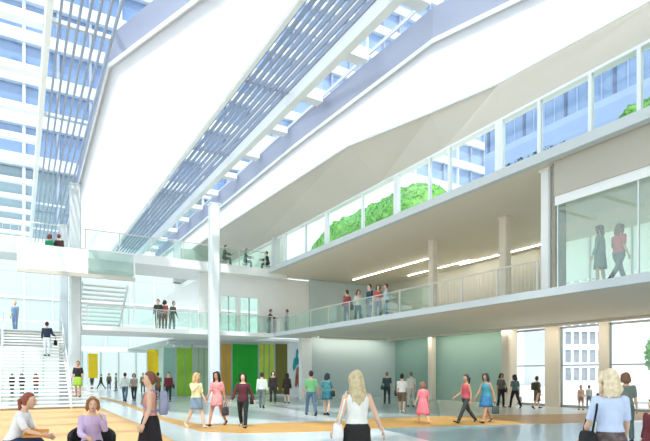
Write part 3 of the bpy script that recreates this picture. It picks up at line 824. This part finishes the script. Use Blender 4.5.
    if v <= .012: link('hair', remesh(m2, .009, 'hair', 2), hm, body)
    else: build(m2, 'hair', hm, body, True)
    # --- bag carried by the person: a thing of its own
    if bag:
        kind, col, blab = bag
        root = empty('handbag' if kind != 'backpack' else 'backpack', (x, y, base), rz, label=blab, cat='bag' if kind != 'backpack' else 'backpack')
        cm = cloth(col, .12)
        if kind == 'backpack':
            c = T(bend((0, -.215, 1.2))); w, d, h = .15, .075, .2
        elif kind in ('left', 'right'):
            sd = -1 if kind == 'left' else 1
            c = T((sd * .27, -.02, .88)); w, d, h = .06, .15, .12
        else:                                            # held low in the hand
            sd = -1 if kind == 'hand_left' else 1
            Wp = armpts(0 if sd < 0 else 1)[3]; c = T(Wp + Vector((sd * .02, 0, -.36))); w, d, h = .06, .15, .13
        rs = []
        for zf, sf in ((-1, .7), (-.92, .95), (-.3, 1.0), (.4, .95), (.85, .85), (1, .6)):
            rs.append([c + Vector((w * sf * math.copysign(abs(math.cos(t)) ** .5, math.cos(t)), d * sf * math.copysign(abs(math.sin(t)) ** .5, math.sin(t)), h * zf)) * s for t in [2 * math.pi * (i + .5) / 12 for i in range(12)]])
        build(MB().rings(rs), 'bag_body', cm, root, True)
        if kind == 'backpack':
            build(MB().ell(c + Vector((0, -.07 * s, -.06 * s)), (.11 * s, .03 * s, .09 * s)), 'pocket', cm, root, True)
            for sd in (-1, 1):
                build(MB().tube([T(bend((sd * .08, -.15, 1.36))), T(bend((sd * .10, -.04, 1.425))), T(bend((sd * .11, .10, 1.34))), T(bend((sd * .125, .135, 1.2))), T(bend((sd * .15, .02, 1.08))), T(bend((sd * .12, -.15, 1.06)))], .014, 6), 'strap', cm, root, True)
        elif kind in ('left', 'right'):
            build(MB().tube([c + Vector((0, -.1, h)) * s, T(bend((sd * .20, -.08, 1.25))), T(bend((sd * .15, -.01, 1.435))), T(bend((sd * .20, .09, 1.25))), c + Vector((0, .1, h)) * s], .013, 6), 'strap', cm, root, True)
        else:
            build(MB().tube([c + Vector((0, -.07, h)) * s, T(Wp + Vector((sd * .02, -.03, -.10))), T(Wp + Vector((sd * .02, .04, -.10))), c + Vector((0, .07, h)) * s], .01, 6), 'strap', cm, root, True)
    return body

WALK = [(22, 6), (-16, 22)]; WALK2 = [(-14, 24), (20, 4)]; BIG = [(30, 4), (-26, 14)]
SWING = [(-14, 8, 10), (18, 8, 18)]; SWING2 = [(18, 8, 18), (-14, 8, 10)]

# foreground figures
person(357, 7.0, 'woman with long blond hair seen from behind in a white tank top', 1.67, 'away', 6, hair=(196, 178, 140), hairlen=.36, top=(232, 232, 226), sleeve=0, hem=1.0, bottom='skirt', bcol=(34, 30, 30), bhem=.5, flare=.06, arms=[(-6, 16, 40, -4), (6, 24, 6, 0)], v=.012, features=True, bag=('left', (236, 236, 232), 'white shoulder bag on the long-haired woman in the tank top'))
person(610, 6.0, 'woman seen from behind in a pale blue short-sleeved blouse and patterned skirt', 1.68, 'away', 0, hair=(222, 204, 172), hairstyle='long', hairlen=.2, top=(196, 210, 236), toppat=.06, sleeve=.4, hem=.95, bottom='skirt', bcol=(98, 84, 84), bpat=.5, bhem=.45, arms=[(10, 14, 20, 4), (10, 14, 20, 4)], v=.012, features=True, bag=('left', (28, 28, 30), 'black shoulder bag beside the patterned skirt'))
person(150, 8.5, 'woman in a pink sleeveless top and black skirt carrying a grey backpack', 1.66, 'toward', -72, hair=(120, 74, 52), hairstyle='pony', top=(222, 160, 144), sleeve=0, hem=1.0, bottom='skirt', bcol=(30, 26, 30), bhem=.45, arms=[(4, 8, 18), (2, 8, 14)], v=.012, features=True, bag=('backpack', (150, 154, 178), 'grey backpack worn by the woman in the pink top'))
b1 = person(13, 8.3, 'seated person in a white T-shirt leaning forward on the bench', 1.68, 'right', 12, hair=(140, 72, 46), hairstyle='pony', top=(240, 243, 246), sleeve=.4, hem=.92, bottom='trousers', bcol=(44, 54, 84), legs=[(88, 84), (84, 84)], arms=[(20, 8, 44, 10), (24, 8, 50, 10)], lean=20, seat=.47, v=.012, features=True, neck_drop=.0)
b2 = person(92, 8.4, 'seated woman in a lilac sweater resting her hand at her chin', 1.60, 'toward', 28, hair=(150, 104, 62), hairstyle='long', hairlen=.10, top=(206, 184, 220), sleeve=1, hem=.92, bottom='trousers', bcol=(42, 42, 52), legs=[(86, 84), (88, 88)], arms=[(34, 8, 120, 22), (20, 8, 60, 30)], lean=10, seat=.42, v=.012, features=True)
# bench, armchair, folder
bx, by = at_depth(22, 8.3)
bench = empty('bench', (bx, by, .004), -YAW, label='low grey bench under the person in the white T-shirt', cat='bench')
M_BENCH = mat('bench_grey', rgb(176, 178, 180), .5, .05, 3)
build(B(-.95, .6, -.24, .24, .36, .43), 'seat', M_BENCH, bench)
for xx in (-.85, .45): build(B(xx, xx + .08, -.2, .2, 0, .36), 'leg', M_MULL, bench)
cx, cy = at_depth(92, 8.52)
ch = empty('armchair', (cx, cy, .004), math.pi - YAW + R(28), label='black tub armchair holding the woman in the lilac sweater', cat='armchair')
seat_ = MB().prism([(.27 * math.cos(t), .27 * math.sin(t) + .03) for t in [2 * math.pi * i / 16 for i in range(16)]], .26, .37)
build(seat_, 'seat', M_BLACK, ch)
bk = []
for i in range(15):
    t = R(180 + 180 * i / 14); zt = .62 + .16 * math.sin(math.pi * i / 14)
    bk.append([(math.cos(t) * r_, math.sin(t) * r_ + .02, z) for r_, z in ((.29, .18), (.35, .18), (.37, zt), (.31, zt))])
build(MB().rings(bk), 'backrest', M_BLACK, ch)
for xx, yy in ((-.2, -.2), (.2, -.2), (-.2, .2), (.2, .2)): build(MB().tube([(xx, yy, 0), (xx * .9, yy * .9, .27)], .018, 6), 'leg', M_MULL, ch)
fx, fy = at_depth(36, 8.25)
fo = empty('folder', (fx, fy, .69), -YAW + .2, label='tan folder lying on the lap of the person in white', cat='folder')
fo.rotation_euler.x = .45
M_TAN = mat('tan_card', rgb(206, 136, 52), .6, .1, 6)
build(B(-.17, .17, -.11, .11, 0, .004), 'cover', M_TAN, fo); build(B(-.16, .165, -.10, .105, .004, .018), 'pages', M_WHITE, fo); build(B(-.17, .17, -.11, .11, .018, .022), 'cover', M_TAN, fo)

# walking women in the middle
person(196, 15.8, 'blond woman in a pale yellow top and grey-blue skirt walking bare-legged', 1.70, 'toward', 50, hair=(214, 188, 120), hairlen=.22, top=(232, 232, 176), bottom='skirt', bcol=(128, 148, 166), bhem=.62, flare=.02, legs=WALK, arms=[(6, 10, 20), (40, 10, 80)], features=True, shoe=(220, 200, 180))
person(217, 16.4, 'woman with very long dark hair in a pink dress over dark leggings', 1.74, 'toward', -20, hair=(30, 24, 24), hairlen=.44, top=(226, 150, 150), sleeve=.4, toppat=.3, bottom='skirt', bcol=(222, 150, 148), bpat=.3, bhem=.66, flare=.03, legs=WALK2, arms=SWING, features=True, skin=1, bag=('hand_left', (70, 66, 70), 'dark grey handbag hanging from the hand of the woman in pink'))
person(243, 15.9, 'dark-haired woman in a maroon cardigan and black trousers walking forward', 1.70, 'toward', 0, hair=(34, 24, 24), hairlen=.2, top=(86, 34, 46), sleeve=1, hem=.86, bottom='trousers', bcol=(32, 34, 36), legs=WALK, arms=[(4, 22, 14), (4, 20, 20)], features=True, skin=0, bag=('left', (30, 30, 32), 'black shoulder bag on the woman in the maroon cardigan'))
person(311, 20.6, 'man in a green T-shirt and jeans walking away past the blue-grey wall', 1.80, 'away', 15, man=True, hair=(36, 28, 24), hairstyle='short', top=(112, 176, 122), bottom='trousers', bcol=(84, 110, 130), legs=WALK, arms=[(4, 12, 14), (-8, 14, 20)], skin=1)
person(327, 20.8, 'woman in a teal patterned tunic with bare legs standing', 1.66, 'away', -20, hair=(26, 44, 46), hairlen=.18, top=(70, 140, 146), toppat=.5, sleeve=.6, bottom='skirt', bcol=(48, 110, 122), bpat=.5, bhem=.64, legs=[(4, 4), (-6, 20)], arms=[(6, 14, 70, 20), (4, 14, 40)], skin=0, bag=('right', (22, 62, 66), 'dark teal shoulder bag on the woman in the patterned tunic'))
person(387, 28.5, 'person in a white shirt and dark waistcoat with a dark rucksack', 1.74, 'away', 10, man=True, hair=(150, 124, 104), hairstyle='short', top=(60, 84, 84), sleeve=.4, bottom='trousers', bcol=(48, 66, 66), bag=('left', (40, 84, 88), 'dark teal satchel beside the person in the dark waistcoat'))
person(402, 22.0, 'woman with short black hair in a white top and brown shorts', 1.68, 'away', -15, hair=(22, 22, 22), hairstyle='bun', top=(228, 226, 220), bottom='shorts', bcol=(116, 92, 70), legs=WALK, arms=SWING, shoe=(232, 226, 220), bag=('left', (60, 56, 60), 'dark shoulder bag on the woman in brown shorts'))
person(411, 26.0, 'person in pale grey clothes behind the woman in brown shorts', 1.72, 'away', 20, hair=(110, 106, 100), hairstyle='short', man=True, top=(206, 206, 196), bottom='trousers', bcol=(190, 186, 178))
person(423, 17.2, 'girl in a pink dress walking along the wood band', 1.40, 'away', 10, hair=(140, 92, 72), hairlen=.14, top=(232, 130, 140), sleeve=.4, bottom='skirt', bcol=(228, 122, 132), bhem=.40, flare=.13, legs=WALK, arms=[(4, 14, 20), (4, 14, 20)], shoe=(220, 180, 140))
person(466, 17.4, 'woman in a red top and dark leggings striding along the wood band', 1.70, 'left', 20, hair=(44, 52, 52), hairstyle='pony', top=(196, 84, 98), sleeve=0, bottom='trousers', bcol=(56, 62, 62), legs=BIG, arms=[(-10, 8, 20), (16, 8, 40)], skin=1)
person(486, 17.4, 'woman in a teal dress striding beside the woman in red', 1.70, 'left', 35, hair=(36, 52, 54), hairlen=.18, top=(72, 150, 166), sleeve=0, bottom='skirt', bcol=(58, 118, 160), bpat=.25, bhem=.60, flare=.05, legs=[(24, 6), (-22, 16)], arms=[(-16, 14, 10), (20, 12, 14)], skin=1, bag=('hand_left', (74, 84, 84), 'grey handbag carried by the woman in the teal dress'))
person(501, 25.5, 'woman in a dark grey top and black trousers with a small handbag', 1.66, 'toward', 20, hair=(40, 36, 34), hairlen=.14, top=(90, 96, 92), bottom='trousers', bcol=(34, 34, 36), skin=1, bag=('left', (36, 34, 34), 'small black handbag on the woman in dark grey'))
person(515, 25.0, 'dark-haired woman in a teal-grey top and black trousers holding a bag', 1.64, 'away', 10, hair=(30, 28, 28), hairlen=.2, top=(84, 112, 110), bottom='trousers', bcol=(28, 28, 30), legs=WALK, bag=('hand_right', (206, 176, 176), 'pale pink carrier bag held by the woman in black trousers'))
person(537, 24.6, 'person in a long olive coat walking with a backpack by the pillar', 1.56, 'right', 20, hair=(52, 46, 38), hairstyle='short', top=(108, 102, 78), sleeve=1, hem=.84, bottom='skirt', bcol=(104, 98, 76), bhem=.42, flare=-.02, legs=WALK, bag=('backpack', (70, 66, 54), 'dark backpack on the person in the olive coat'))
person(581, 23.6, 'child in a pinkish top standing at the hall window', 1.12, 'toward', 0, hair=(60, 44, 36), hairstyle='short', top=(206, 170, 154), bottom='shorts', bcol=(150, 120, 110), skin=1)
person(589, 24.6, 'child in grey beside the child in pink at the window', 1.10, 'away', 0, hair=(90, 84, 80), hairstyle='short', top=(196, 198, 200), bottom='trousers', bcol=(130, 134, 140))
person(626, 12.5, 'brown-haired person half hidden behind the woman in the pale blue blouse', 1.66, 'away', -20, hair=(128, 88, 62), hairlen=.15, top=(120, 130, 120), bottom='trousers', bcol=(90, 110, 108))
person(653, 8.0, 'person in a maroon jacket half out of view by the hall window', 1.25, 'left', 20, hair=(66, 40, 34), hairstyle='short', top=(112, 48, 54), sleeve=1, bottom='skirt', bcol=(112, 46, 54), bhem=.62, flare=.08)
# mid-distance figures in front of the shops
person(262, 25.0, 'man in a white shirt and grey trousers walking away from the green wall panel', 1.74, 'away', 0, man=True, hair=(26, 24, 22), hairstyle='short', top=(224, 230, 222), sleeve=1, bottom='trousers', bcol=(110, 120, 118), legs=WALK)
person(273, 28.6, 'person all in black standing before the lime yellow panel', 1.78, 'toward', 10, hair=(24, 22, 22), hairlen=.14, top=(40, 36, 34), sleeve=1, bottom='trousers', bcol=(38, 36, 36))
person(287, 29.0, 'woman in a dark brown coat standing before the olive panel', 1.68, 'away', 0, hair=(44, 30, 22), hairlen=.26, top=(54, 40, 30), sleeve=1, hem=.84, bottom='skirt', bcol=(50, 38, 30), bhem=.5, flare=-.01)
person(125, 31.0, 'man in a white shirt and jeans in the far hall', 1.74, 'away', 10, man=True, hair=(44, 40, 38), hairstyle='short', top=(226, 232, 228), bottom='trousers', bcol=(96, 124, 140), v=.022, legs=WALK)
person(134, 31.5, 'woman in a grey top and dark trousers walking in the far hall', 1.70, 'toward', 10, hair=(60, 44, 34), hairlen=.14, top=(176, 168, 156), bottom='trousers', bcol=(52, 62, 60), v=.022, legs=WALK)
person(158, 33.0, 'person in a bright green shirt beside the yellow banner', 1.72, 'away', 0, man=True, hair=(30, 30, 28), hairstyle='short', top=(30, 150, 96), bottom='trousers', bcol=(60, 66, 66), v=.022)
person(168.5, 31.0, 'person in a maroon jacket and dark trousers near the yellow banner', 1.74, 'toward', 0, hair=(36, 28, 26), hairstyle='short', man=True, top=(116, 40, 48), sleeve=1, bottom='trousers', bcol=(52, 48, 48), v=.022, bag=('left', (70, 40, 40), 'brown shoulder bag on the person in the maroon jacket'))
person(101, 56.0, 'person in black striding through the far hall', 1.72, 'left', 0, hair=(30, 30, 30), hairstyle='short', top=(34, 38, 42), sleeve=1, bottom='trousers', bcol=(30, 32, 36), v=.03, legs=BIG)
person(92, 58.0, 'person in dark grey standing in the far hall near the small banner', 1.70, 'toward', 0, hair=(40, 36, 34), hairstyle='short', top=(70, 72, 72), sleeve=1, bottom='trousers', bcol=(50, 52, 56), v=.03)
person(109, 54.0, 'person in a brown coat standing in the far hall', 1.70, 'toward', 20, hair=(50, 40, 30), hairlen=.14, top=(112, 92, 76), sleeve=1, bottom='trousers', bcol=(60, 62, 60), v=.03)
person(116, 50.0, 'person in olive green standing in the far hall', 1.70, 'left', 20, hair=(60, 50, 40), hairstyle='short', top=(120, 136, 92), sleeve=1, bottom='trousers', bcol=(90, 92, 84), v=.03)
person(143, 44.0, 'person in a khaki jacket before the mint wall', 1.72, 'toward', 20, hair=(70, 56, 40), hairstyle='short', top=(132, 124, 84), sleeve=1, bottom='trousers', bcol=(96, 104, 92), v=.03)
person(12, 42.0, 'person in black beneath the stair landing beside two others', 1.70, 'toward', 0, hair=(30, 28, 28), hairstyle='short', top=(36, 38, 40), sleeve=1, bottom='trousers', bcol=(44, 46, 50), v=.03)
person(22, 43.0, 'person in charcoal beneath the stair landing', 1.68, 'toward', 10, hair=(36, 30, 28), hairlen=.14, top=(60, 60, 64), sleeve=1, bottom='trousers', bcol=(50, 52, 56), v=.03)
person(36, 42.0, 'person in a rust red top beneath the stair landing', 1.68, 'toward', 10, hair=(80, 50, 36), hairlen=.14, top=(170, 92, 74), bottom='trousers', bcol=(70, 66, 64), v=.03)
# on the staircase
def on_stair(px, i, **k):
    Y = ST0 + i * RUN + .15; return (on_y(px, Y), Y), (i + 1) * RISE
xy, zb = on_stair(78, 2)
person(78, 0, 'woman in a black top and lime green skirt on the lowest steps', 1.74, 'toward', 8, xy=xy, base=zb, hair=(60, 36, 30), hairstyle='bun', top=(30, 28, 30), sleeve=.4, bottom='skirt', bcol=(150, 186, 62), bhem=.52, flare=.04, features=True, skin=1, arms=[(8, 14, 40), (4, 12, 20)])
xy, zb = on_stair(47, 14)
person(47, 0, 'man in a dark blue jacket and white trousers climbing the wide stair', 1.82, 'away', 10, xy=xy, base=zb, man=True, hair=(44, 38, 40), hairstyle='short', top=(40, 56, 76), sleeve=1, bottom='trousers', bcol=(226, 232, 238), arms=[(6, 12, 30), (16, 12, 60)], bag=('hand_right', (34, 36, 44), 'dark bag carried by the man on the stair'))
# first floor
def lvl(px, Y, z, *a, **k): return person(px, 0, *a, xy=(on_y(px, Y), Y), base=z, **k)
lvl(15, 35.2, L1, 'blond person in a blue top at the balustrade above the wide stair', 1.7, 'toward', 0, hair=(220, 190, 120), hairstyle='short', top=(130, 160, 200), bottom='trousers', bcol=(130, 156, 196), v=.022)
lvl(158, 30.3, L1, 'person in dark green on the first-floor bridge', 1.72, 'toward', 0, hair=(40, 34, 32), hairstyle='short', man=True, top=(66, 72, 66), sleeve=1, bottom='trousers', bcol=(70, 70, 72), v=.022)
lvl(164.5, 30.4, L1, 'person in a red top in the middle of the trio on the bridge', 1.70, 'away', 0, hair=(80, 46, 36), hairlen=.14, top=(176, 92, 84), bottom='trousers', bcol=(150, 100, 92), v=.022)
lvl(172, 30.6, L1, 'person in a grey coat leaning towards the balustrade on the bridge', 1.70, 'toward', 60, hair=(60, 60, 58), hairstyle='short', top=(96, 104, 104), sleeve=1, bottom='trousers', bcol=(110, 124, 120), lean=12, v=.022)
lvl(269, 30.75, L1, 'person in charcoal standing at the white counter', 1.66, 'right', 10, hair=(40, 40, 42), hairstyle='short', man=True, top=(74, 78, 82), sleeve=1, bottom='trousers', bcol=(120, 124, 126), v=.022, arms=[(40, 8, 40), (40, 8, 40)], lean=10)
lvl(287, 30.75, L1, 'person in pale grey standing behind the white counter', 1.72, 'left', 0, hair=(80, 80, 84), hairstyle='short', top=(176, 180, 190), sleeve=1, bottom='trousers', bcol=(150, 156, 166), v=.022)
ctx = on_y(278, 30.6)
ct = empty('counter', (ctx, 30.6, L1), label='small white counter between the two people on the first floor', cat='counter')
build(B(-.22, .22, -.22, .22, 0, .98), 'cabinet', M_PALE, ct); build(B(-.28, .28, -.27, .27, .98, 1.03), 'worktop', M_WHITE, ct); build(B(-.2, .2, -.24, -.22, .06, .94), 'front_panel', M_WHITE, ct)
def bal(px, off, *a, **k):
    X = 14.6 + off; Y = on_x(px, X); return person(px, 0, *a, xy=(X, Y), base=L1, **k)
bal(347, 0, 'person in a red checked shirt and jeans at the end of the balcony group', 1.78, 'away', 40, man=True, hair=(70, 44, 40), hairstyle='short', top=(176, 84, 90), toppat=.3, sleeve=1, bottom='trousers', bcol=(70, 104, 124), bag=('right', (50, 60, 66), 'dark satchel on the person in the red checked shirt'))
bal(358, .1, 'person in a white top and jeans in the balcony group', 1.68, 'toward', 30, hair=(110, 76, 60), hairlen=.16, top=(222, 218, 216), bottom='trousers', bcol=(50, 96, 106))
bal(369.5, .05, 'person in a dark teal jacket in the middle of the balcony group', 1.80, 'left', 30, man=True, hair=(30, 28, 30), hairstyle='short', top=(44, 76, 88), sleeve=1, bottom='trousers', bcol=(36, 72, 86))
bal(378, .15, 'woman in a coral red blouse in the balcony group', 1.70, 'toward', 0, hair=(70, 40, 34), hairlen=.16, top=(198, 92, 92), bottom='trousers', bcol=(50, 84, 96))
bal(386, .25, 'person in a pale blue shirt at the inner end of the balcony group', 1.68, 'left', 0, hair=(100, 76, 60), hairstyle='short', top=(186, 204, 216), sleeve=1, bottom='trousers', bcol=(70, 120, 130))
def room(px, X, *a, **k):
    Y = on_x(px, X); return person(px, 0, *a, xy=(X, Y), base=L1, **k)
room(600, 14.55, 'woman in a grey-green coat and dark stockings behind the room glass', 1.76, 'away', 40, hair=(104, 84, 70), hairlen=.2, top=(130, 146, 134), sleeve=1, hem=.84, bottom='skirt', bcol=(120, 130, 124), bhem=.5, flare=.03, legs=[(4, 4), (-4, 4)])
room(619, 14.6, 'woman in a coral top and grey trousers striding behind the room glass', 1.78, 'right', 20, hair=(140, 100, 80), hairlen=.22, top=(224, 122, 116), bottom='trousers', bcol=(128, 130, 130), legs=BIG, arms=[(10, 10, 80), (-10, 10, 30)])
# second floor
lvl(49.5, 29.6, 7.06, 'person in a bright green top on the half landing', 1.66, 'away', 0, hair=(120, 60, 50), hairlen=.14, top=(20, 130, 84), sleeve=1, bottom='trousers', bcol=(40, 60, 56), v=.022)
lvl(59, 29.6, 7.06, 'person in a dark brown jacket on the half landing', 1.72, 'away', 0, hair=(120, 60, 56), hairstyle='short', man=True, top=(66, 44, 44), sleeve=1, bottom='trousers', bcol=(48, 40, 42), v=.022)
def cafe(px, Y, ang, c, lab, tlab):
    X = on_y(px, Y)
    person(px, 0, lab, 1.66, 'right', ang, xy=(X, Y), base=L2, hair=(44, 46, 46), hairstyle='short', top=c, sleeve=1, bottom='trousers', bcol=(60, 66, 66), legs=[(86, 86), (86, 86)], arms=[(40, 6, 50), (40, 6, 50)], lean=8, seat=.46, v=.022)
    st = empty('stool', (X, Y, L2), label=tlab, cat='stool')
    build(MB().prism([(.18 * math.cos(t), .18 * math.sin(t)) for t in [2 * math.pi * i / 12 for i in range(12)]], .33, .38), 'seat', M_MULL, st)
    for a in range(3): build(MB().tube([(.17 * math.cos(a * 2.1), .17 * math.sin(a * 2.1), 0), (.08 * math.cos(a * 2.1), .08 * math.sin(a * 2.1), .34)], .014, 6), 'leg', M_MULL, st)
cafe(224, 31.2, 0, (60, 66, 66), 'person in charcoal seated on the upper bridge by the tall white column', 'stool under the person in charcoal on the upper bridge')
cafe(245, 31.4, 0, (84, 92, 90), 'person in grey seated in the middle of the upper bridge', 'stool under the person in grey on the upper bridge')
cafe(268, 31.3, 180, (50, 56, 58), 'person in black seated on the upper bridge near the clerestory', 'stool under the person in black on the upper bridge')
